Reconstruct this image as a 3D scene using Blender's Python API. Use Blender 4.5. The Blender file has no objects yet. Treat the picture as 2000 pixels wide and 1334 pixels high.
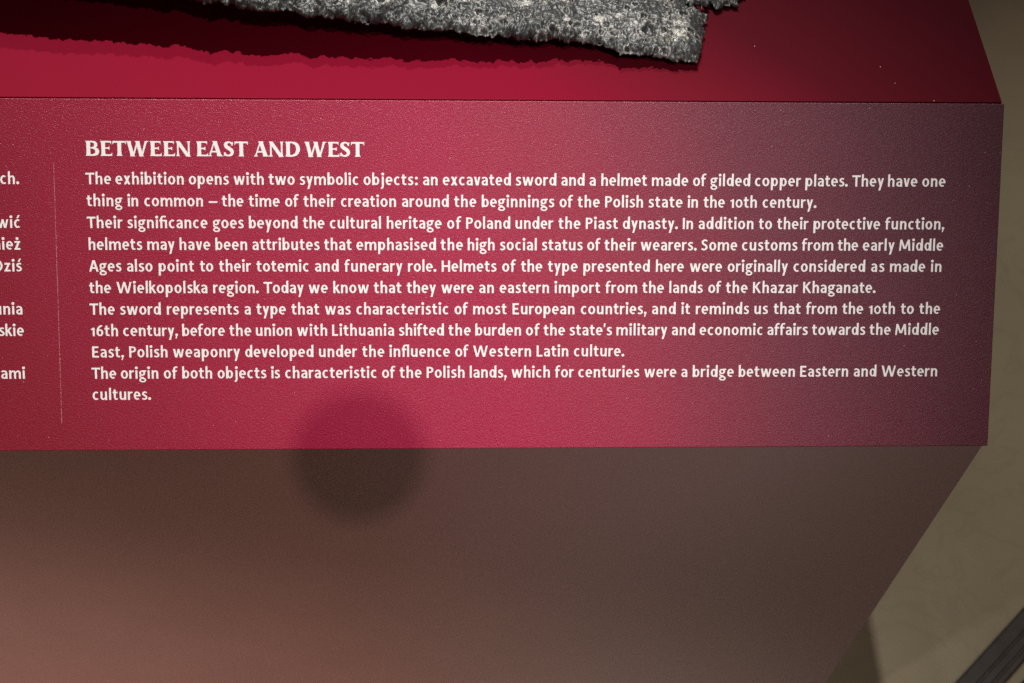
import bpy, bmesh, math, random
import numpy as np
from mathutils import Vector, Matrix

random.seed(7)
S = bpy.context.scene
C = S.collection

# ------------------------------------------------------------------ camera
CAM = Vector((-0.280158, -0.475252, 0.477079))
PITCH, YAW, ROLL, FPX = 0.9690924, -0.0712276, 0.0569483, 2547.654
cy_, sy_ = math.cos(YAW), math.sin(YAW)
def _rz(v): return Vector((cy_*v[0]-sy_*v[1], sy_*v[0]+cy_*v[1], v[2]))
FWD = _rz((0, math.cos(PITCH), -math.sin(PITCH)))
_up = _rz((0, math.sin(PITCH), math.cos(PITCH))); _rt = _rz((1, 0, 0))
RT = _rt*math.cos(ROLL)+_up*math.sin(ROLL)
UP = _up*math.cos(ROLL)-_rt*math.sin(ROLL)
cd = bpy.data.cameras.new('camera'); cam = bpy.data.objects.new('camera', cd); C.objects.link(cam)
cd.sensor_width = 36; cd.lens = 36*FPX/2000; cd.clip_start = 0.02; cd.clip_end = 60
M = Matrix.Identity(4)
for i, v in enumerate((RT, UP, -FWD)):
    for j in range(3): M[j][i] = v[j]
M.translation = CAM
cam.matrix_world = M
cd.dof.use_dof = True; cd.dof.focus_distance = 0.675; cd.dof.aperture_fstop = 15
S.camera = cam

# ------------------------------------------------------------------ world and lamps
w = bpy.data.worlds.new('World'); S.world = w; w.use_nodes = True
w.node_tree.nodes['Background'].inputs[0].default_value = (1.0, 0.48, 0.48, 1)
w.node_tree.nodes['Background'].inputs[1].default_value = 0.05
def lamp(name, loc, target, watts, size, col, cone, blend):
    l = bpy.data.lights.new(name, 'SPOT'); l.energy = watts; l.color = col
    l.shadow_soft_size = size; l.spot_size = math.radians(cone); l.spot_blend = blend
    o = bpy.data.objects.new(name, l); C.objects.link(o); o.location = loc
    o.rotation_euler = (Vector(target)-Vector(loc)).to_track_quat('-Z', 'Y').to_euler()
    return o
lamp('case_spotlight', (-0.33, 0.33, 2.3), (-0.38, -0.05, 0.0), 212, 0.018, (1.0, 0.97, 0.95), 23, 1.0)
lamp('case_spotlight', (-0.50, 0.86, 2.1), (-0.42, 0.00, 0.0), 85, 0.034, (1.0, 0.97, 0.95), 27, 1.0)
lamp('floor_fill', (-0.33, 0.36, 2.3), (0.66, 0.20, -0.62), 138, 0.02, (1.0, 0.93, 0.82), 31, 1.0)  # added fill that brightens the floor beside the stand
# added warm fill behind the camera; an unseen blocker imitates a round reflection
def _body_point(px, py):
    d = FWD + RT*((px-1000)/FPX) + UP*((667-py)/FPX)
    return CAM + d*((-0.1326-CAM.y)/d.y)
SHADED = _body_point(702, 896)
LAMP_AXIS = (CAM-SHADED).normalized()
lamp('room_fill', SHADED + LAMP_AXIS*2.4, (-0.30, -0.135, -0.50), 66, 0.017, (1.0, 0.90, 0.80), 26, 1.0)
lamp('side_fill', (-1.6, -1.0, 0.3), (-0.5, -0.1326, -0.9), 90, 0.05, (0.97, 1.0, 0.87), 46, 1.0)  # added fill for the lower left board, standing in for glass glare
# a ceiling lamp over the photographer's shoulder, whose sheen lies across the upper right of the text panel
PN = Vector((0, -math.sin(0.7245007), math.cos(0.7245007)))
_d = FWD + RT*((1300-1000)/FPX) + UP*((667-190)/FPX)
_hit = CAM + _d*(-CAM.dot(PN)/_d.dot(PN)); _d.normalize()
lamp('ceiling_lamp', _hit + (_d - PN*2*_d.dot(PN))*2.2, _hit + Vector((-0.03, -0.075, -0.066)), 38, 0.06, (1.0, 0.92, 1.0), 11.5, 1.0)

S.cycles.use_denoising = False
vs = S.view_settings
vs.view_transform = 'Standard'; vs.look = 'None'; vs.exposure = 0.0; vs.gamma = 1.0; vs.use_curve_mapping = False

# ------------------------------------------------------------------ helpers
def pix_ray(px, py):
    return (FWD + RT*((px-1000)/FPX) + UP*((667-py)/FPX))
def pix_plane(px, py, p0, n):
    d = pix_ray(px, py); n = Vector(n)
    return CAM + d*((Vector(p0)-CAM).dot(n)/d.dot(n))

def link(name, me, parent=None, mat=None):
    o = bpy.data.objects.new(name, me); C.objects.link(o)
    if mat is not None and me is not None: me.materials.append(mat)
    if parent is not None: o.parent = parent
    return o
def tag(o, label=None, cat=None, group=None, kind=None):
    if label: o['label'] = label
    if cat: o['category'] = cat
    if group: o['group'] = group
    if kind: o['kind'] = kind
    return o
def mesh(name, verts, faces, smooth=False):
    me = bpy.data.meshes.new(name); me.from_pydata(verts, [], faces); me.update()
    if smooth: me.polygons.foreach_set('use_smooth', [True]*len(me.polygons))
    return me
def bevelled(me, width, seg=2):
    bm = bmesh.new(); bm.from_mesh(me)
    bmesh.ops.bevel(bm, geom=list(bm.edges), offset=width, segments=seg, profile=0.5, affect='EDGES')
    bm.to_mesh(me); bm.free(); return me
def prism(name, prof, x0, x1, bev=0.0):
    """profile in the y-z plane, extruded from x0 to x1"""
    n = len(prof)
    v = [(x0, y, z) for y, z in prof] + [(x1, y, z) for y, z in prof]
    f = [tuple(range(n))[::-1], tuple(range(n, 2*n))]
    f += [(i, (i+1) % n, n+(i+1) % n, n+i) for i in range(n)]
    me = mesh(name, v, f)
    bm = bmesh.new(); bm.from_mesh(me); bmesh.ops.recalc_face_normals(bm, faces=bm.faces); bm.to_mesh(me); bm.free()
    return bevelled(me, bev) if bev else me

class NT:
    def __init__(s, name):
        s.m = bpy.data.materials.new(name); s.m.use_nodes = True
        s.t = s.m.node_tree; s.b = s.t.nodes['Principled BSDF']
        s.co = s.t.nodes.new('ShaderNodeTexCoord').outputs['Object']
    def n(s, kind, ins=None, **kw):
        nd = s.t.nodes.new('ShaderNode'+kind)
        for k, v in kw.items(): setattr(nd, k, v)
        for k, v in (ins or {}).items():
            if hasattr(v, 'links') or hasattr(v, 'is_output'): s.t.links.new(v, nd.inputs[k])
            else: nd.inputs[k].default_value = v
        return nd
    def noise(s, scale, detail=3, rough=0.55, vec=None, dist=0.0):
        return s.n('TexNoise', {'Vector': vec or s.co, 'Scale': scale, 'Detail': detail, 'Roughness': rough, 'Distortion': dist}).outputs['Fac']
    def math(s, op, a, b=0.0, clamp=False):
        return s.n('Math', {0: a, 1: b}, operation=op, use_clamp=clamp).outputs[0]
    def ramp(s, fac, stops, interp='LINEAR'):
        nd = s.n('ValToRGB', {0: fac}); cr = nd.color_ramp; cr.interpolation = interp
        while len(cr.elements) < len(stops): cr.elements.new(0.5)
        for e, (p, c) in zip(cr.elements, stops):
            e.position = p; e.color = (*c, 1) if len(c) == 3 else c
        return nd.outputs[0]
    def maprange(s, v, a, b, c=0.0, d=1.0, smooth=False):
        nd = s.n('MapRange', {'Value': v, 'From Min': a, 'From Max': b, 'To Min': c, 'To Max': d})
        if smooth: nd.interpolation_type = 'SMOOTHSTEP'
        return nd.outputs['Result']
    def mix(s, fac, a, b, mode='MIX'):
        nd = s.n('Mix', data_type='RGBA', blend_type=mode)
        for k, v in ((0, fac), (6, a), (7, b)):
            if hasattr(v, 'is_output'): s.t.links.new(v, nd.inputs[k])
            else: nd.inputs[k].default_value = v if k == 0 else (*v, 1)
        return nd.outputs[2]
    def bump(s, h, strength, dist, prev=None):
        ins = {'Height': h, 'Strength': strength, 'Distance': dist}
        if prev is not None: ins['Normal'] = prev
        return s.n('Bump', ins).outputs[0]
    def out(s, **kw):
        names = {'color': 'Base Color', 'rough': 'Roughness', 'metal': 'Metallic', 'spec': 'Specular IOR Level', 'normal': 'Normal'}
        for k, v in kw.items():
            i = s.b.inputs[names.get(k, k)]
            if hasattr(v, 'is_output'): s.t.links.new(v, i)
            elif isinstance(v, tuple): i.default_value = (*v, 1)
            else: i.default_value = v
        return s.m

# ------------------------------------------------------------------ materials
def dust(t, cells, size, keep):
    v = t.n('TexVoronoi', {'Vector': t.co, 'Scale': cells, 'Randomness': 1.0}, feature='F1')
    near = t.math('LESS_THAN', v.outputs['Distance'], size)
    sep = t.n('SeparateColor', {0: v.outputs['Color']})
    return t.math('MULTIPLY', near, t.math('GREATER_THAN', sep.outputs[0], keep))

def panel_material():
    t = NT('crimson_print_film')
    sp = t.n('SeparateXYZ', {0: t.co})
    # printed fade from crimson to dark plum, askew; right end greyed to imitate glass glare
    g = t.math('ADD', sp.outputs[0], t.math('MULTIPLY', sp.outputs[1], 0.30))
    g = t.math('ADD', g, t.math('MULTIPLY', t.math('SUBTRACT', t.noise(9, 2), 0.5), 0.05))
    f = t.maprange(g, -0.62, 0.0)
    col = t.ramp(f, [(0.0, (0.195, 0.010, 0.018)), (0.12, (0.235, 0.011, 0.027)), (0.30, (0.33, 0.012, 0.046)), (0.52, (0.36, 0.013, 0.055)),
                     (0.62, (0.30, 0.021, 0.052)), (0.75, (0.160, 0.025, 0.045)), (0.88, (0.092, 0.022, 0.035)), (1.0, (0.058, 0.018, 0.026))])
    fine = t.noise(1900, 2, 0.7); mid = t.noise(900, 2, 0.6)
    col = t.mix(t.maprange(fine, 0.35, 0.7, 0.0, 0.05), col, (0.42, 0.05, 0.09), 'MIX')
    col = t.mix(t.math('MULTIPLY', dust(t, 260, 0.055, 0.93), 0.6), col, (0.75, 0.62, 0.58))
    nrm = t.bump(fine, 0.6, 0.0004); nrm = t.bump(mid, 0.3, 0.0006, nrm)
    return t.out(color=col, rough=0.31, spec=0.38, normal=nrm)
def top_material():
    t = NT('crimson_board_lacquer')
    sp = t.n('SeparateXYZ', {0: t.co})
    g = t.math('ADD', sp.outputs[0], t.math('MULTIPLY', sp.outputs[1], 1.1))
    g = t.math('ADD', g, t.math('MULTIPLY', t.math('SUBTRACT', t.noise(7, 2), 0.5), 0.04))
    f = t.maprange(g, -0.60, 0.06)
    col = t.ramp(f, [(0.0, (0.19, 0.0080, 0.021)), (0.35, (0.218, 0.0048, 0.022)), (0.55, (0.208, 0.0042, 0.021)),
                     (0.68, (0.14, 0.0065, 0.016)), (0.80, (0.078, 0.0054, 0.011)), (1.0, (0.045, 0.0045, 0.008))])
    col = t.mix(t.math('MULTIPLY', dust(t, 170, 0.05, 0.92), 0.6), col, (0.7, 0.6, 0.55))
    nrm = t.bump(t.noise(1500, 2, 0.6), 0.10, 0.0003)
    return t.out(color=col, rough=0.45, spec=0.04, normal=nrm)
def front_material():
    t = NT('maroon_front_laminate')
    n = t.noise(14, 4, 0.6)
    col = t.ramp(n, [(0.3, (0.275, 0.104, 0.100)), (0.7, (0.305, 0.120, 0.114))])  # brown glare from the case glass is mixed into the base maroon
    # glass glare put into the colour: greyer brown towards the right end
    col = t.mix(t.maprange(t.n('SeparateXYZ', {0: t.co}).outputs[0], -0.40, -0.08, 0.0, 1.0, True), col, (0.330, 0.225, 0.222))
    col = t.mix(t.math('MULTIPLY', dust(t, 60, 0.03, 0.7), 0.5), col, (0.6, 0.5, 0.45))
    fine = t.noise(1800, 2, 0.7)
    col = t.mix(t.maprange(fine, 0.35, 0.7, 0.0, 0.12), col, (0.38, 0.24, 0.20))
    return t.out(color=col, rough=0.5, spec=0.4, normal=t.bump(fine, 0.25, 0.0003))
def ink_material():
    t = NT('white_print_ink')
    n = t.noise(1500, 2, 0.6)
    return t.out(color=t.ramp(n, [(0.3, (0.83, 0.815, 0.79)), (0.7, (0.90, 0.885, 0.86))]), rough=0.6, spec=0.3)
def rule_material():
    t = NT('pale_dotted_rule'); return t.out(color=(0.42, 0.19, 0.20), rough=0.6, spec=0.3)
def stone_material():
    t = NT('beige_stone')
    n = t.noise(5, 5, 0.6); m = t.noise(28, 5, 0.65)
    vein = t.math('ABSOLUTE', t.math('SUBTRACT', t.noise(6, 4, 0.6, dist=1.2), 0.5))
    col = t.ramp(n, [(0.3, (0.250, 0.212, 0.138)), (0.7, (0.305, 0.262, 0.178))])
    col = t.mix(t.maprange(m, 0.4, 0.75, 0.0, 0.25), col, (0.235, 0.215, 0.15))
    col = t.mix(t.maprange(vein, 0.0, 0.020, 0.16, 0.0), col, (0.15, 0.12, 0.08))
    col = t.mix(t.maprange(t.noise(900, 2), 0.4, 0.7, 0, 0.18), col, (0.48, 0.42, 0.32))
    return t.out(color=col, rough=0.55, spec=0.3, normal=t.bump(m, 0.15, 0.002))
def strip_material():
    t = NT('dark_grey_metal')
    n = t.noise(60, 3)
    return t.out(color=t.ramp(n, [(0.3, (0.066, 0.060, 0.056)), (0.7, (0.092, 0.083, 0.077))]), rough=0.45, metal=0.4)
def black_material():
    t = NT('black_plastic'); return t.out(color=t.ramp(t.noise(300, 2), [(0.3, (0.014, 0.014, 0.015)), (0.7, (0.022, 0.022, 0.024))]), rough=0.5)
def blocker_glass():
    t = NT('dark_blocker_glass'); return t.out(color=(0.02, 0.015, 0.03), rough=0.05)
def iron_material():
    t = NT('corroded_iron')
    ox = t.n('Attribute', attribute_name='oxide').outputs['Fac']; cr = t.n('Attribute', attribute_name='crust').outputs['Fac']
    a = t.noise(330, 4, 0.65); b = t.noise(1000, 3, 0.65); c = t.noise(62, 4, 0.6)
    col = t.ramp(b, [(0.32, (0.034, 0.036, 0.035)), (0.5, (0.068, 0.071, 0.068)), (0.68, (0.135, 0.138, 0.132))])
    col = t.mix(t.maprange(a, 0.48, 0.64, 0.0, 0.55), col, (0.052, 0.053, 0.050))
    col = t.mix(t.maprange(t.noise(75, 3, 0.6), 0.60, 0.72, 0.0, 0.30), col, (0.20, 0.18, 0.10))
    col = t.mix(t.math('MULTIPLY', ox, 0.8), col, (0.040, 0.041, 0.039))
    crf = t.math('MULTIPLY', cr, t.maprange(b, 0.36, 0.58), clamp=True)
    col = t.mix(crf, col, t.ramp(c, [(0.35, (0.50, 0.50, 0.47)), (0.65, (0.72, 0.70, 0.60))]))
    rough = t.maprange(a, 0.35, 0.7, 0.38, 0.55)
    met = t.maprange(crf, 0.0, 0.6, 0.45, 0.0)
    return t.out(color=col, rough=rough, metal=met, spec=0.6, normal=t.bump(b, 0.30, 0.0004))

MP, MT, MF, MI, MR = panel_material(), top_material(), front_material(), ink_material(), rule_material()

# ------------------------------------------------------------------ floor of the case
FZ = -0.62
fl = link('floor', mesh('floor', [(-4, -3, FZ), (4, -3, FZ), (4, 5, FZ), (-4, 5, FZ)], [(0, 1, 2, 3)]), None, stone_material())
tag(fl, kind='structure')

# ------------------------------------------------------------------ display stand
A = 0.7245007; SL = 0.18          # slope of the text panel and its length
CA, SA = math.cos(A), math.sin(A)
XL, XR = -1.02, 0.0
BASE = Vector((-0.5, 0.1, FZ))
stand = link('display_stand', None); stand.location = BASE
tag(stand, 'crimson display stand with sloping text panel and dark maroon front board', 'display stand')
def part(name, me, mat, parent=stand, off=True):
    o = link(name, me, parent, mat)
    if parent is stand: o.location = -BASE
    return o
TH = 0.003
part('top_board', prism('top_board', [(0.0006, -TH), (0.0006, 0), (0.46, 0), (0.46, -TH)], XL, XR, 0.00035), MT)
BY = -SL*CA + 0.0022; BZ = -SL*SA
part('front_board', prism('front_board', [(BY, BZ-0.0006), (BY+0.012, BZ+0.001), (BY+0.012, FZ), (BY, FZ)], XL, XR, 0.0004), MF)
# side boards and back close the box
prof = [(0.0, -TH-0.0004), (0.4585, -TH-0.0004), (0.4585, FZ), (BY+0.0125, FZ), (BY+0.0125, BZ-0.002), (-0.004, -0.0085)]
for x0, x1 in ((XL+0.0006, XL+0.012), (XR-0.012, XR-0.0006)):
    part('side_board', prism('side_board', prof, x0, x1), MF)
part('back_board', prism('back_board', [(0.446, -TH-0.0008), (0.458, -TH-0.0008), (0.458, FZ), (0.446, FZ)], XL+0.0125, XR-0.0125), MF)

# text panel: local x along the stand, local y up the slope, local z out of the face
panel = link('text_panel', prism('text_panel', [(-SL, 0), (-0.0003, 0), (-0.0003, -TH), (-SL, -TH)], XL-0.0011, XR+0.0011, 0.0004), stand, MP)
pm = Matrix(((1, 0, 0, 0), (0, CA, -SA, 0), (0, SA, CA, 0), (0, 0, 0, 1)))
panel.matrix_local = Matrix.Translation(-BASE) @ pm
tag(panel, 'sloping crimson text panel with white lettering, fading to dark plum')

# ------------------------------------------------------------------ lettering: a pen-stroke alphabet
U = 6.5617e-5
def catmull(pts, n=7):
    P = [np.array(p, float) for p in pts]
    P = [2*P[0]-P[1]] + P + [2*P[-1]-P[-2]]
    out = []
    for i in range(1, len(P)-2):
        for k in range(n):
            t = k/n
            out.append(0.5*((2*P[i]) + (P[i+1]-P[i-1])*t + (2*P[i-1]-5*P[i]+4*P[i+1]-P[i+2])*t*t + (3*P[i]-P[i-1]-3*P[i+1]+P[i+2])*t**3))
    out.append(P[-2]); return out
WT = 0.82
def st(pts, w, smooth=True):
    ws = [v*(1 if v == V else WT) for v in w] if isinstance(w, (list, tuple)) else [w*WT]*len(pts)
    p3 = [(x, y, ww) for (x, y), ww in zip(pts, ws)]
    q = catmull(p3) if smooth else [np.array(p, float) for p in p3]
    L_, R_ = [], []
    for i, p in enumerate(q):
        a = q[max(i-1, 0)]; b = q[min(i+1, len(q)-1)]
        d = (b-a)[:2]; d = d/(np.hypot(*d)+1e-9); n = np.array((-d[1], d[0]))*p[2]/2
        L_.append(tuple(p[:2]+n)); R_.append(tuple(p[:2]-n))
    return [(R_[i], R_[i+1], L_[i+1], L_[i]) for i in range(len(q)-1)]
def el(cx, cy, rx, ry, a0, a1, wv, wh, n=30):
    q = []
    for i in range(n+1):
        t = math.radians(a0+(a1-a0)*i/n); c, s = math.cos(t), math.sin(t)
        ww = (wh+(wv-wh)*c*c)*WT
        nl = np.array((c/rx, s/ry)); nl = nl/np.hypot(*nl)*ww/2
        p = np.array((cx+rx*c, cy+ry*s)); q.append((tuple(p-nl), tuple(p+nl)))
    return [(q[i][0], q[i][1], q[i+1][1], q[i+1][0]) for i in range(n)]
def dg(x0, y0, x1, y1, w, w1=None):
    w1 = w if w1 is None else w1
    if w != V: w, w1 = w*WT, w1*WT
    if y0 > y1: x0, y0, x1, y1, w, w1 = x1, y1, x0, y0, w1, w
    return [((x0-w/2, y0), (x0+w/2, y0), (x1+w1/2, y1), (x1-w1/2, y1))]
def bar(x0, y0, x1, y1): return [((x0, y0), (x1, y0), (x1, y1), (x0, y1))]
def disc(cx, cy, r, n=14): return [tuple((cx+r*math.cos(2*math.pi*i/n), cy+r*0.97*math.sin(2*math.pi*i/n)) for i in range(n))]
V = 15.2
def stem(x, y0, y1, w=V): return dg(x, y0, x, y1, w)
def asc(x, y0=0, y1=98): return [((x-V/2, y0), (x+V/2, y0), (x+V/2, y1), (x-V/2, y1-2.5))]
def arch(x, k=1.0): return st([(x+12, 41), (x+19*k, 54), (x+30*k, 60), (x+40*k, 56.5), (x+44.7*k, 45), (x+44.7*k, 22), (x+44.7*k, 0)], [8, 12, 14, 16.5, V, V, V])
S_ = [(40, 57), (30, 61), (20, 60.5), (11.5, 53), (13.5, 42), (24, 35), (34, 27.5), (36.5, 16.5), (29, 8), (17, 6), (4, 11)]
SW = [13, 14, 14, 17, 17, 17, 17, 17, 14, 14, 13]
F_ = lambda hook: st([(14, 0), (14, 35), (14, 70), (18, 84), (27, 91), hook], [V, V, V, 16.5, 14, 14])
G = {
 'a': (52, [st([(6, 54), (15, 60), (26, 60.5), (38, 55), (42, 42), (42, 20), (42, 0)], [12, 13.5, 14, 16, V, V, V]),
            st([(42, 37), (28, 37), (14, 31), (10, 19), (15, 9), (25, 6.5), (36, 12), (42, 20)], [11, 12, 15, 18, 16, 13, 12, 9])]),
 'b': (57, [asc(9.3), el(31, 33.5, 17, 27, 0, 360, 18.5, 13)]),
 'c': (49, [el(29, 33.5, 19.5, 27.3, 52, 308, 19, 14)]),
 'd': (58, [asc(48.7), el(26.5, 33.5, 17, 27, 0, 360, 18.5, 13)]),
 'e': (56, [el(28, 33.5, 18.7, 27.3, -6, 308, 18.5, 13.5), bar(12, 28, 52, 39)]),
 'f': (40, [F_((41, 90)), bar(0, 53, 36, 65.5)]),
 'g': (58, [el(26, 44.5, 16.5, 15.8, 0, 360, 17.5, 12.5), bar(30, 55.5, 58, 66.5), st([(15, 31), (8, 22), (11, 14), (24, 10), (38, 8)], [9, 10, 11, 12, 13]), el(29, -10.5, 21, 13.2, 0, 360, 14.5, 12)]),
 'h': (54, [asc(9.3), arch(0)]),
 'i': (20, [stem(10, 0, 66.5), disc(10, 86, 11.2)]),
 'j': (28, [st([(17, 66.5), (17, 30), (17, -6), (13, -19), (2, -24)], [V, V, V, 15, 13]), disc(17, 86, 11.2)]),
 'k': (52, [asc(9.3), dg(42, 66.5, 15, 32, 20), dg(23, 41, 46, 0, 21)]),
 'l': (19, [asc(9.3)]),
 'm': (92, [stem(9.3, 0, 66.5), arch(0.8, 1.01), arch(38, 1.0)]),
 'n': (54, [stem(9.3, 0, 66.5), arch(0)]),
 'o': (58, [el(29, 33.5, 19.7, 27.3, 0, 360, 19, 14)]),
 'p': (58, [stem(9.3, -30, 66.5), el(31.5, 33.5, 17, 27, 0, 360, 18.5, 13)]),
 'r': (38, [stem(9.3, 0, 66.5), st([(12, 41), (19, 54), (28, 59.5), (38, 59.5)], [8, 12, 14.5, 15])]),
 's': (44, [st(S_, SW)]),
 't': (40, [st([(16, 83), (16, 50), (16, 21), (20, 10), (29, 7), (39, 8.5)], [V, V, V, 16, 14, 13]), bar(0, 53, 38, 65.5)]),
 'u': (54, [st([(9.3, 66.5), (9.3, 44), (9.3, 21), (14, 10), (24, 6.5), (35, 12.5), (43, 25)], [V, V, V, 16.5, 14, 12, 8]), stem(44.7, 0, 66.5)]),
 'v': (52, [dg(10, 66.5, 25, 0, 19.5), dg(43, 66.5, 28, 0, 17.5)]),
 'w': (89, [dg(10, 66.5, 25, 0, 19.5), dg(44, 66.5, 28, 0, 16), dg(45, 66.5, 61, 0, 17.5), dg(80, 66.5, 64, 0, 17)]),
 'x': (54, [dg(11, 66.5, 43, 0, 22), dg(43, 66.5, 11, 0, 20)]),
 'y': (53, [dg(10, 66.5, 28, 3, 19.5), dg(44, 66.5, 17, -30, 18)]),
 'z': (48, [bar(3, 53, 46, 66.5), bar(1, 0, 47, 13), dg(35, 60, 12, 6, 20)]),
 'T': (67, [bar(0, 74, 67, 88), stem(33.5, 0, 86, 19)]),
 'P': (57, [stem(9.5, 0, 88, 19), st([(10, 81), (26, 81), (41, 77), (47, 64), (41, 50), (26, 45), (10, 45)], [14, 14, 15.5, 18.5, 15.5, 14, 13])]),
 'I': (19, [stem(9.5, 0, 88, 19)]),
 'S': (56, [st([(x*1.26, y*1.315) for x, y in S_], [v*1.06 for v in SW])]),
 'M': (96, [dg(10, 0, 17, 88, 17), dg(18, 88, 46, 14, 19), dg(78, 88, 50, 14, 18), dg(86, 0, 79, 88, 19)]),
 'A': (76, [dg(9, 0, 36, 88, 18), dg(66, 0, 39, 88, 20), bar(20, 22, 56, 35)]),
 'W': (120, [dg(10, 88, 32, 0, 20), dg(60, 88, 35, 0, 16), dg(61, 88, 85, 0, 19), dg(110, 88, 88, 0, 17)]),
 'K': (64, [stem(9.5, 0, 88, 19), dg(54, 88, 17, 42, 20), dg(24, 52, 58, 0, 22)]),
 'E': (52, [stem(9.5, 0, 88, 19), bar(9, 74.5, 50, 88), bar(9, 38, 45, 51), bar(9, 0, 52, 13.5)]),
 'L': (48, [stem(9.5, 0, 88, 19), bar(9, 0, 48, 13.5)]),
 'H': (69, [stem(9.5, 0, 88, 19), stem(59.5, 0, 88, 19), bar(9, 38, 60, 51)]),
 'D': (70, [stem(9.5, 0, 88, 19), st([(10, 81), (28, 81), (49, 73), (60, 44), (49, 15), (28, 7), (10, 7)], [14, 14, 17, 19, 17, 14, 14])]),
 '1': (33, [stem(23.5, 0, 66.5), st([(3, 52), (14, 56), (26, 64)], [12, 11, 8])]),
 '0': (57, [el(28.5, 33.5, 20.5, 27, 0, 360, 16, 14.5)]),
 '6': (55, [el(28.5, 27.5, 18.3, 21.3, 0, 360, 18, 13.5), st([(10, 30), (12, 50), (21, 68), (35, 79), (46, 83)], [18, 18, 17, 15, 13])]),
 '.': (20, [disc(10, 10, 11.3)]),
 ',': (20, [disc(11, 10.5, 10.5), dg(13, 12, 6, -21, 16, 9)]),
 ':': (21, [disc(10.5, 10, 11), disc(10.5, 55, 11)]),
 "'": (14, [dg(8, 96, 5, 66, 17, 11)]),
 '–': (66, [bar(0, 28, 66, 40.5)]),
 'ﬁ': (60, [F_((50, 89)), bar(0, 53, 52, 65.5), stem(50, 0, 65)]),
 'ﬂ': (60, [F_((44, 92)), bar(0, 53, 36, 65.5), asc(50)]),
}
G['ć'] = (49, G['c'][1]+[dg(28, 76, 40, 99, 16)]); G['ś'] = (44, G['s'][1]+[dg(22, 76, 34, 99, 16)]); G['ż'] = (48, G['z'][1]+[disc(24, 86, 11.2)])
FIT = {"'": 13.9, ',': 17.4, '.': 17.0, '0': 57.4, '1': 35.2, '6': 55.9, ':': 28.7, 'A': 70.2, 'E': 57.2, 'H': 69.7, 'I': 19.1, 'K': 65.7, 'L': 49.9,
       'P': 54.0, 'S': 57.8, 'T': 59.7, 'W': 119, 'b': 56.4, 'c': 50.3, 'd': 59.4, 'e': 54.0, 'f': 35.8, 'g': 55.9, 'h': 58.3, 'i': 23.1, 'j': 30.3, 'k': 46,
       'l': 22.5, 'm': 95.2, 'n': 58.6, 'p': 60.9, 'r': 36.6, 't': 40.5, 'u': 59.8, 'v': 47.7, 'w': 88.8, 'x': 52.9, 'y': 51.0, 'z': 50.4, '–': 63.1}
GAP = 8.61
def word_width(wd): return sum(FIT.get(c, G[c][0])+GAP for c in wd)-GAP
def put_strokes(acc, strokes, x, y, k, z0):
    for si, quads in enumerate(strokes):
        z = z0 + si*6e-6
        for poly in quads:
            b = len(acc[0]); acc[0].extend((x+px*k, y+py*k, z) for px, py in poly); acc[1].append(tuple(range(b, b+len(poly))))
Z0 = 4e-5
def put_word(acc, wd, x, s, gap=GAP):
    c0 = G[wd[0]][0]; pen = x - (FIT.get(wd[0], c0)-c0)/2*U
    for i, ch in enumerate(wd):
        w_, strokes = G[ch]; a_ = FIT.get(ch, w_)
        put_strokes(acc, strokes, pen+(a_-w_)/2*U, -s, U, Z0+(i % 2)*5e-5)
        pen += (a_+gap)*U
def finish_text(name, acc, label):
    me = mesh(name, acc[0], acc[1])
    bm = bmesh.new(); bm.from_mesh(me)
    for f in bm.faces:
        f.normal_update()
        if f.normal.z < 0: f.normal_flip()
    bm.to_mesh(me); bm.free()
    o = link(name, me, panel, MI); tag(o, label); return o
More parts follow.
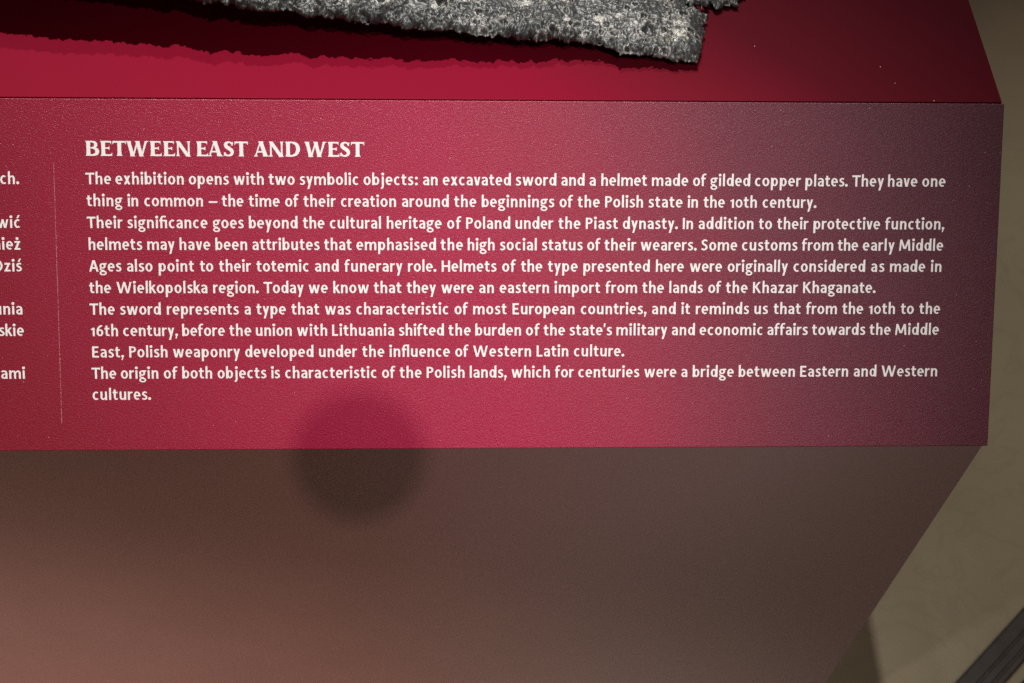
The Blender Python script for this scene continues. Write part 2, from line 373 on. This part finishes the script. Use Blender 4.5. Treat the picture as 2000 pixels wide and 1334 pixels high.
LINES = [
    (42.97, 'The -468.7 exhibition -453.9 opens -417.1 with -394.6 two -376.8 symbolic -361.3 objects: -328.9 an -298.7 excavated -288.6 sword -251.3 and -227.9 a -213.4 helmet -207.3 made -181.2 of -159.9 gilded -150.9 copper -127.8 plates. -101.5 They -77.0 have -58.3 one -40.3'),
    (54.02, 'thing -468.6 in -448.1 common -439.8 – -407.3 the -400.7 time -387.1 of -368.8 their -359.4 creation -340.5 around -309.5 the -282.7 beginnings -268.7 of -228.7 the -219.3 Polish -205.2 state -182.8 in -162.4 the -154.1 10th -140.4 century. -123.5'),
    (65.07, 'Their -468.9 signiﬁcance -448.7 goes -405.6 beyond -387.4 the -359.9 cultural -346.3 heritage -317.3 of -286.4 Poland -276.7 under -251.3 the -229.1 Piast -215.1 dynasty. -195.9 In -164.8 addition -156.6 to -125.1 their -115.5 protective -96.6 function, -58.8'),
    (76.12, 'helmets -468.5 may -439.0 have -422.7 been -404.6 attributes -385.9 that -349.3 emphasised -332.9 the -289.7 high -275.9 social -259.3 status -237.7 of -214.2 their -205.2 wearers. -186.5 Some -155.1 customs -133.7 from -102.2 the -83.4 early -70.3 Middle -51.2'),
    (87.17, 'Ages -468.7 also -449.6 point -433.6 to -412.6 their -402.9 totemic -383.9 and -354.2 funerary -339.0 role. -306.6 Helmets -289.3 of -258.1 the -248.3 type -234.4 presented -216.1 here -178.4 were -160.7 originally -140.9 considered -106.4 as -65.5 made -55.5 in -33.8'),
    (98.23, 'the -468.9 Wielkopolska -455.2 region. -406.3 Today -380.5 we -357.6 know -345.0 that -324.1 they -307.2 were -289.5 an -270.0 eastern -259.4 import -230.9 from -204.4 the -185.2 lands -171.2 of -150.8 the -141.5 Khazar -127.4 Khaganate. -101.0'),
    (109.28, 'The -469.1 sword -453.8 represents -430.1 a -390.6 type -384.4 that -366.5 was -349.4 characteristic -333.3 of -282.7 most -273.1 European -252.7 countries, -217.2 and -180.1 it -164.6 reminds -157.1 us -126.3 that -116.1 from -99.0 the -79.8 10th -65.9 to -48.8 the -39.0'),
    (120.33, '16th -469.0 century, -452.6 before -422.6 the -398.5 union -385.0 with -363.9 Lithuania -345.9 shifted -311.5 the -285.8 burden -272.0 of -245.7 the -236.4 state\'s -223.0 military -198.5 and -169.5 economic -154.9 affairs -119.2 towards -95.5 the -65.0 Middle -51.5'),
    (131.38, 'East, -468.7 Polish -449.9 weaponry -427.6 developed -390.7 under -352.8 the -330.4 inﬂuence -316.4 of -282.4 Western -273.1 Latin -240.1 culture. -220.6'),
    (142.43, 'The -469.3 origin -454.5 of -432.6 both -423.2 objects -405.1 is -377.5 characteristic -370.4 of -320.4 the -311.2 Polish -297.3 lands, -274.9 which -253.1 for -230.3 centuries -218.2 were -183.6 a -164.1 bridge -158.1 between -133.8 Eastern -101.2 and -72.7 Western -57.9'),
    (153.48, 'cultures. -469.3'),
]
for s, row in LINES:
    tk = row.split(); acc = ([], [])
    ws_, xs_ = tk[0::2], [float(v)/1000 for v in tk[1::2]]
    nat = [word_width(q) for q in ws_]
    free = [(xs_[i+1]-xs_[i])/U-nat[i] for i in range(len(ws_)-1)]
    sp_ = sorted(free)[len(free)//2] if free else 38
    for i, wd in enumerate(ws_):
        g_ = GAP
        if i < len(free) and len(wd) > 1: g_ += max(-6.0, min(6.0, (free[i]-sp_)/(len(wd)-1)))
        put_word(acc, wd, xs_[i], s/1000, g_)
    txt = ' '.join(tk[0::2]).replace('ﬁ', 'fi').replace('ﬂ', 'fl')
    finish_text('text_line', acc, 'white text line beginning "%s"' % ' '.join(txt.split()[:3]))
for wd, s, x in (('ch.', 43.0, -502.0), ('wić', 65.05, -502.2), ('nież', 76.05, -502.4), ('Dziś', 87.1, -502.4), ('unia', 109.1, -502.7), ('skie', 120.15, -502.7), ('rami', 142.3, -503.0)):
    acc = ([], []); put_word(acc, wd, x/1000-word_width(wd)*U, s/1000)
    finish_text('text_line', acc, 'white line end "%s" left of the dotted rule' % wd)

WT = 1.0
# heading: flared roman capitals
def fs(x, y0, y1, w, f=15, x1=None):
    x1 = x if x1 is None else x1; ks = [0, .05, .13, .3, .5, .7, .87, .95, 1]; dw = [f, f*.55, f*.12, 0, 0, 0, f*.12, f*.55, f]
    out = []
    for i in range(len(ks)-1):
        a, b = ks[i], ks[i+1]
        out += dg(x+(x1-x)*a, y0+(y1-y0)*a, x+(x1-x)*b, y0+(y1-y0)*b, w+dw[i], w+dw[i+1])
    return out
def arm(x0, x1, y, t, d):
    """horizontal arm whose end swells towards d (+1 up, -1 down, 0 both)"""
    lo = lambda e: y-t/2-(e if d <= 0 else 0); hi = lambda e: y+t/2+(e if d >= 0 else 0)
    xs = [(x0, 0), (x1-14, 0), (x1-7, 4), (x1, 15 if d else 9)]
    return [((xs[i][0], lo(xs[i][1])), (xs[i+1][0], lo(xs[i+1][1])), (xs[i+1][0], hi(xs[i+1][1])), (xs[i][0], hi(xs[i][1]))) for i in range(3)]
def arml(x0, x1, y, t, d):
    m = x0+x1
    return [tuple((m-px, py) for px, py in q) for q in arm(x0, x1, y, t, d)]
HG = {
 'B': [fs(24, 0, 116, 29, 17), st([(24, 110), (52, 110), (76, 102), (82, 86), (74, 70), (50, 62), (30, 62)], [11, 12, 20, 27, 20, 11, 10]),
       st([(30, 62), (56, 61), (84, 52), (92, 33), (82, 14), (54, 6), (24, 6)], [10, 12, 22, 31, 22, 13, 12])],
 'E': [fs(24, 0, 116, 29, 17), arm(24, 86, 110, 12, -1), arm(24, 72, 60, 11, 0), arm(24, 92, 6, 13, 1)],
 'T': [fs(54, 0, 116, 29, 17), arm(54, 106, 109, 13, -1), arml(2, 54, 109, 13, -1)],
 'W': [fs(48, -3, 116, 28, 12, 18), dg(51, -3, 84, 104, 13), fs(116, -3, 116, 28, 10, 86), dg(118, -3, 152, 110, 13, 18), bar(142, 109, 172, 116), bar(0, 110, 36, 116)],
 'N': [fs(17, 0, 116, 13, 16), dg(16, 116, 98, -3, 32), fs(102, -3, 116, 13, 16)],
 'A': [dg(13, 0, 52, 118, 12, 10), fs(92, 0, 118, 31, 10, 54), bar(28, 30, 84, 42), bar(0, 0, 30, 7), bar(70, 0, 120, 6)],
 'S': [st([(70, 92), (58, 106), (40, 110), (23, 102), (18, 87), (28, 72), (46, 60), (64, 45), (68, 27), (56, 11), (36, 6), (18, 12), (8, 28)], [14, 12, 13, 22, 27, 28, 29, 28, 25, 18, 13, 13, 15]), dg(72, 112, 68, 84, 9), dg(8, 4, 12, 32, 9)],
 'D': [fs(24, 0, 116, 29, 17), st([(24, 110), (56, 110), (88, 96), (102, 60), (88, 22), (56, 6), (24, 6)], [11, 13, 24, 31, 24, 14, 13])],
}
acc = ([], []); k = 0
HEAD = [('B', 0), ('E', 116), ('T', 211), ('W', 319), ('E', 500), ('E', 604), ('N', 702), ('E', 862), ('A', 953), ('S', 1074), ('T', 1160), ('A', 1312), ('N', 1428), ('D', 1556),
        ('W', 1710), ('E', 1890), ('S', 1985), ('T', 2072)]
HK = (-0.32818+0.46834)/2180
for ch, x in HEAD:
    put_strokes(acc, HG[ch], -0.46834+x*HK, -0.02872, HK*1.0, Z0+(k % 3)*6e-5); k += 1
finish_text('heading', acc, 'white serif heading "BETWEEN EAST AND WEST"')

# dotted rule between the two text columns
rv, rf = [], []
y = 0.0323
while y < 0.1652:
    ln = random.uniform(0.0003, 0.0016); wd = random.uniform(0.00010, 0.00020)
    x = -0.48432 + random.uniform(-0.00006, 0.00006) - (y-0.0323)*0.0083
    b = len(rv); rv += [(x-wd, -y-ln, Z0), (x+wd, -y-ln, Z0), (x+wd, -y, Z0), (x-wd, -y, Z0)]; rf.append((b, b+1, b+2, b+3))
    y += ln + random.choice((0.0001, 0.0002, 0.0003, 0.0008))
ro = link('dotted_rule', mesh('dotted_rule', rv, rf), panel, MR); tag(ro, 'thin pale dotted rule left of the heading')

# ------------------------------------------------------------------ corroded sword blade
rng = np.random.RandomState(11)
def vnoise(x, y, seed):
    r = np.random.RandomState(seed); T = r.rand(256, 256)
    xi = np.floor(x).astype(int); yi = np.floor(y).astype(int); fx = x-xi; fy = y-yi
    fx = fx*fx*(3-2*fx); fy = fy*fy*(3-2*fy); xi &= 255; yi &= 255; x1 = (xi+1) & 255; y1 = (yi+1) & 255
    return (T[xi, yi]*(1-fx)+T[x1, yi]*fx)*(1-fy)+(T[xi, y1]*(1-fx)+T[x1, y1]*fx)*fy - 0.5
def fbm(x, y, f, o, seed, g=0.5):
    r = 0; a = 1
    for i in range(o): r = r+a*vnoise(x*f+17.3*i, y*f+5.1*i, seed+i); f *= 2.03; a *= g
    return r
TILT = 0.098
tip = pix_plane(1362, 130, (0, 0, 0.004), (0, 0, 1))
SN = Vector((TILT, 0, 1)).normalized(); SP = Vector((tip.x, tip.y, 0.0018))
def on_sword(px, py):
    p = pix_plane(px, py, SP, SN); return (p.x, p.y)
OUT = [(-260, -96), (-120, -76), (0, -52), (120, -34), (240, -16), (350, 1), (400, 17), (430, 15), (480, 27), (530, 34), (560, 30), (590, 42), (650, 46), (690, 53), (730, 58), (760, 54), (780, 65), (840, 72), (880, 71), (935, 80), (990, 83), (1060, 92), (1085, 86), (1110, 97), (1135, 91), (1170, 99), (1215, 114), (1260, 117), (1300, 124), (1320, 131), (1345, 134), (1362, 131),
       (1368, 104), (1372, 76), (1376, 50), (1383, 43), (1368, 33), (1352, 28), (1341, 24), (1338, 17), (1348, 21), (1353, 27), (1358, 23), (1371, 27), (1377, 20), (1388, 16), (1400, 29), (1410, 18), (1426, 20), (1437, 23), (1441, 12), (1452, 2), (1458, -20), (1476, -60), (1452, -120), (1380, -150), (1240, -160), (900, -190), (400, -250), (-260, -350)]
poly = np.array([on_sword(*p) for p in OUT])
GS = 0.00038
x0, y0 = poly.min(0)-0.003; x1, y1 = poly.max(0)+0.003
nx, ny = int((x1-x0)/GS), int((y1-y0)/GS)
gx, gy = np.meshgrid(x0+np.arange(nx)*GS, y0+np.arange(ny)*GS, indexing='ij')
wx = gx+fbm(gx, gy, 260, 3, 31, 0.6)*0.0022; wy = gy+fbm(gx, gy, 300, 3, 41, 0.6)*0.0030
d2 = np.full(gx.shape, 1e9); ins = np.zeros(gx.shape, bool)
for i in range(len(poly)):
    ax, ay = poly[i]; bx, by = poly[(i+1) % len(poly)]
    ex, ey = bx-ax, by-ay; t = np.clip(((wx-ax)*ex+(wy-ay)*ey)/(ex*ex+ey*ey+1e-12), 0, 1)
    d2 = np.minimum(d2, (wx-ax-t*ex)**2+(wy-ay-t*ey)**2)
    if by != ay: ins ^= ((ay > wy) != (by > wy)) & (wx < (bx-ax)*(wy-ay)/(by-ay)+ax)
dist = np.where(ins, np.sqrt(d2), -np.sqrt(d2))
for px, py, r in ((1366, 9, 0.0016), (1003, 1, 0.0016), (1416, -30, 0.002)):        # rusted-through holes
    hx, hy = on_sword(px, py); dist = np.minimum(dist, np.hypot((wx-hx), (wy-hy))-r)
mask = dist > 0
prof = 1-np.exp(-np.maximum(dist, 0)/0.0036)
blade = 1+0.35*(1-np.exp(-np.maximum(dist, 0)/0.012))
half = 0.0034*prof*blade
def worley(x, y, f, seed):
    r = np.random.RandomState(seed); J = r.rand(128, 128, 2)
    x = x*f; y = y*f; xi = np.floor(x).astype(int); yi = np.floor(y).astype(int)
    f1 = np.full(x.shape, 9.0); f2 = np.full(x.shape, 9.0)
    for di in (-1, 0, 1):
        for dj in (-1, 0, 1):
            j = J[(xi+di) & 127, (yi+dj) & 127]
            d = np.hypot(xi+di+j[..., 0]-x, yi+dj+j[..., 1]-y)
            f2 = np.minimum(f2, np.maximum(f1, d)); f1 = np.minimum(f1, d)
    return f1, f2
jx = gx+fbm(gx, gy, 330, 2, 15)*0.0016; jy = gy+fbm(gx, gy, 330, 2, 25)*0.0016
right = np.clip((gx-on_sword(820, 60)[0])/0.06, 0, 1)
rel = fbm(gx, gy, 60, 3, 51, 0.55)*0.0026
rough_zone = np.clip(fbm(gx, gy, 55, 3, 33)*2.2+0.5, 0, 1)          # where crusts have built up
crust = fbm(gx, gy, 420, 3, 61, 0.6)
rel += rough_zone*(np.clip(crust+0.05, 0, 1)*0.0018)
f1, f2 = worley(jx, jy, 260, 3)
rel += right*(0.0004*np.exp(-((f2-f1)/0.10)**2) - 0.0004*np.clip(1-(f1/0.5)**2, 0, 1))
# fibrous, wrinkled rust running along the blade
al = gx*0.99-gy*0.13; ac = gy*0.99+gx*0.13
rid = 1-2*np.abs(fbm(al*0.5+fbm(gx, gy, 240, 2, 5)*0.004, ac+fbm(gx, gy, 200, 2, 6)*0.004, 330, 2, 71, 0.5))
rel += (np.clip(rid, 0, 1)**2)*0.0016*(1-0.75*right)
oxide = np.zeros(gx.shape); crusty = np.zeros(gx.shape)      # dark oxide lining the pits, pale mineral crust
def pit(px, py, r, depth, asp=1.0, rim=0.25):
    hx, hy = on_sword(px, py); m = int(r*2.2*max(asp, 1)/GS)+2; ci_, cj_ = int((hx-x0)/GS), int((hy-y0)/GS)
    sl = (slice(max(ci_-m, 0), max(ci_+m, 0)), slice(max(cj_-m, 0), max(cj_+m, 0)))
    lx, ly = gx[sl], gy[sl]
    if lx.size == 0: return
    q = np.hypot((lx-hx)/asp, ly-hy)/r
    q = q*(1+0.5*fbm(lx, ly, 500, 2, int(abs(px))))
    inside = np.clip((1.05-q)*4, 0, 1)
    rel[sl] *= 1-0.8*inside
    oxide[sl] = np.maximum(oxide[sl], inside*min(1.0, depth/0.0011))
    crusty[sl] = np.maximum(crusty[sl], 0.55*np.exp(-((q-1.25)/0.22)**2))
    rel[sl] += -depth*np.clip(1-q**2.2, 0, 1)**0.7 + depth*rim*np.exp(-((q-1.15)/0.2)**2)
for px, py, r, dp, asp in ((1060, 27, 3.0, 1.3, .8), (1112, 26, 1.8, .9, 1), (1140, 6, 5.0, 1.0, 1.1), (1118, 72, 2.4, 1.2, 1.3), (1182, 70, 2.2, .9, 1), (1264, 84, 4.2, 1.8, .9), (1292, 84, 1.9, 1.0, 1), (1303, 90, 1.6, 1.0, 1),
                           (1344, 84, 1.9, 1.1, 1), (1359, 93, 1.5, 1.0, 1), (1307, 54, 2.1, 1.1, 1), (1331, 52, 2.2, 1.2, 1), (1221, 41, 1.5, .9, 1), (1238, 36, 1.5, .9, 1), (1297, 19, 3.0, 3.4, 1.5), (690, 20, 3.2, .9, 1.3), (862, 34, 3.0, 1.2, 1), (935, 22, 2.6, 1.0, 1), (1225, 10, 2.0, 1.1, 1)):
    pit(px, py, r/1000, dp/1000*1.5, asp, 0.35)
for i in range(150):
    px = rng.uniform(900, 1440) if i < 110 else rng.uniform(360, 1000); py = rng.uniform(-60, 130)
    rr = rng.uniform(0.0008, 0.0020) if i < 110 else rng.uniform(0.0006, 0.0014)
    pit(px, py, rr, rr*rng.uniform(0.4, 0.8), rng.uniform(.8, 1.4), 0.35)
for px, py, r in ((1024, 31, 3.2), (1104, 27, 1.6), (1168, 60, 2.6), (1104, 62, 1.8), (1206, 56, 2.2), (1236, 72, 2.4), (1322, 72, 3.0), (1324, 93, 3.0), (1296, 66, 1.6), (938, 20, 2.6), (905, 28, 2.2), (1240, 92, 1.4), (690, 22, 2.0), (850, 40, 1.5), (545, 12, 2.0), (1412, 8, 1.5), (1140, 88, 1.6), (980, 60, 1.8), (760, 30, 1.6)):
    hx, hy = on_sword(px, py); q = np.hypot((gx-hx)/1.35, gy-hy)/(r/1000)
    patch = np.clip(1.25-q*(1+0.9*vnoise(gx*520, gy*520, 8)), 0, 1)
    crusty = np.maximum(crusty, np.clip(patch*1.2, 0, 0.85)); rel += patch*0.0005*(1+2*vnoise(gx*900, gy*900, 9))
fleck = np.clip((vnoise(gx*1000, gy*1000, 12)+0.6*vnoise(gx*430, gy*430, 13)-0.36)*6, 0, 1)
crusty = np.maximum(crusty, fleck*0.5*(1-oxide))
edge_fade = np.clip(dist/0.0012, 0.15, 1)
zt = half*1.45 + rel*edge_fade
zb = -half*0.3 + np.clip(fbm(gx, gy, 200, 3, 91)*0.0008, -half*0.15, half*0.15)
zt = np.maximum(zt, zb+0.0005)
mid = SP.z + TILT*(SP.x-gx)
cell = mask[:-1, :-1] & mask[1:, :-1] & mask[1:, 1:] & mask[:-1, 1:]
idx = np.arange(nx*ny).reshape(nx, ny)
ci, cj = np.nonzero(cell)
a_, b_, c_, d_ = idx[ci, cj], idx[ci+1, cj], idx[ci+1, cj+1], idx[ci, cj+1]
N = nx*ny
faces = [np.stack([a_, b_, c_, d_], 1), np.stack([d_+N, c_+N, b_+N, a_+N], 1)]
pad = np.pad(cell, 1)
for di, dj, p, q in ((0, -1, a_, b_), (1, 0, b_, c_), (0, 1, c_, d_), (-1, 0, d_, a_)):
    e = ~pad[ci+1+di, cj+1+dj]
    faces.append(np.stack([q[e], p[e], p[e]+N, q[e]+N], 1))
faces = np.concatenate(faces)
used = np.unique(faces); remap = np.full(2*N, -1); remap[used] = np.arange(len(used)); faces = remap[faces]
allv = np.concatenate([np.stack([gx.ravel(), gy.ravel(), (mid+zt).ravel()], 1), np.stack([gx.ravel(), gy.ravel(), (mid+zb).ravel()], 1)])[used]
low = allv[:, 2].min(); allv[:, 2] += max(0.0, 0.0001-low)
me = bpy.data.meshes.new('sword_blade')
me.vertices.add(len(allv)); me.vertices.foreach_set('co', allv.astype(np.float32).ravel())
me.loops.add(faces.size); me.loops.foreach_set('vertex_index', faces.astype(np.int32).ravel())
me.polygons.add(len(faces)); me.polygons.foreach_set('loop_start', np.arange(len(faces), dtype=np.int32)*4)
me.polygons.foreach_set('loop_total', np.full(len(faces), 4, np.int32)) if False else None
me.update(calc_edges=True); me.validate()
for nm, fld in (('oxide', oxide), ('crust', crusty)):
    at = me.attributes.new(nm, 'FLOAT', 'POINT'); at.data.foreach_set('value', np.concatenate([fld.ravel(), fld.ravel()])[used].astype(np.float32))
me.polygons.foreach_set('use_smooth', np.ones(len(me.polygons), bool))
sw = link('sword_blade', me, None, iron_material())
tag(sw, 'pitted dark grey corroded iron sword blade lying on the crimson board', 'sword')

# ------------------------------------------------------------------ dark metal strips on the floor
MS = strip_material()
def floor_strip(off, width, label):
    d = Vector((0.748, 0.663, 0)); nrm = Vector((0.663, -0.748, 0)); p0 = Vector((0.152, -0.087, FZ)) + nrm*off
    prof_ = [(0, 0), (0, 0.006), (0.08, 0.0075), (0.42, 0.0075), (0.45, 0.0055), (0.50, 0.0055), (0.53, 0.0075), (0.72, 0.0075), (0.75, 0.0055), (0.8, 0.0055), (0.83, 0.007), (0.96, 0.007), (1, 0.005), (1, 0)]
    n = len(prof_); vs_ = []
    for t in (-0.6, 1.6):
        for u_, h in prof_: vs_.append(tuple(d*t + nrm*(u_*width) + Vector((0, 0, h))))
    fs_ = [tuple(range(n)), tuple(range(n, 2*n))[::-1]] + [(i, n+i, n+(i+1) % n, (i+1) % n) for i in range(n)]
    o = link('metal_strip', mesh('metal_strip', vs_, fs_), None, MS); o.location = p0
    tag(o, label, 'metal strip', 'dark metal strips on the stone floor')
floor_strip(0.0, 0.0295, 'wide grooved dark grey strip running diagonally over the beige stone floor')
floor_strip(0.0395, 0.02, 'narrow dark grey strip beside the wide grooved one on the stone')

# ------------------------------------------------------------------ added unseen blocker shaped like a lens; its shadow imitates a glass reflection
ax = LAMP_AXIS
MB_ = black_material()
def lathe(name, prof_, mat, parent, n=40):
    vs_, fs_ = [], []
    for r, h in prof_:
        for i in range(n): vs_.append((r*math.cos(2*math.pi*i/n), r*math.sin(2*math.pi*i/n), h))
    for j in range(len(prof_)-1):
        for i in range(n): fs_.append((j*n+i, j*n+(i+1) % n, (j+1)*n+(i+1) % n, (j+1)*n+i))
    fs_ += [tuple(range(n))[::-1], tuple(range((len(prof_)-1)*n, len(prof_)*n))]
    return link(name, mesh(name, vs_, fs_, True), parent, mat)
lens = link('shade_blocker', None); lens.location = CAM + ax*0.03
lens.rotation_euler = ax.to_track_quat('Z', 'Y').to_euler()
tag(lens, 'black round blocker added out of view to shade the front board', 'shade blocker')
lathe('blocker_body', [(0.0215, 0.0), (0.0235, 0.001), (0.0235, 0.016), (0.0225, 0.017), (0.0225, 0.045)], MB_, lens)
lathe('blocker_ring', [(0.0231, 0.022), (0.0242, 0.023), (0.0242, 0.034), (0.0231, 0.035)], MB_, lens)
lathe('blocker_cap', [(0.0005, -0.0035), (0.009, -0.0025), (0.016, -0.001), (0.0185, 0.0005)], blocker_glass(), lens)
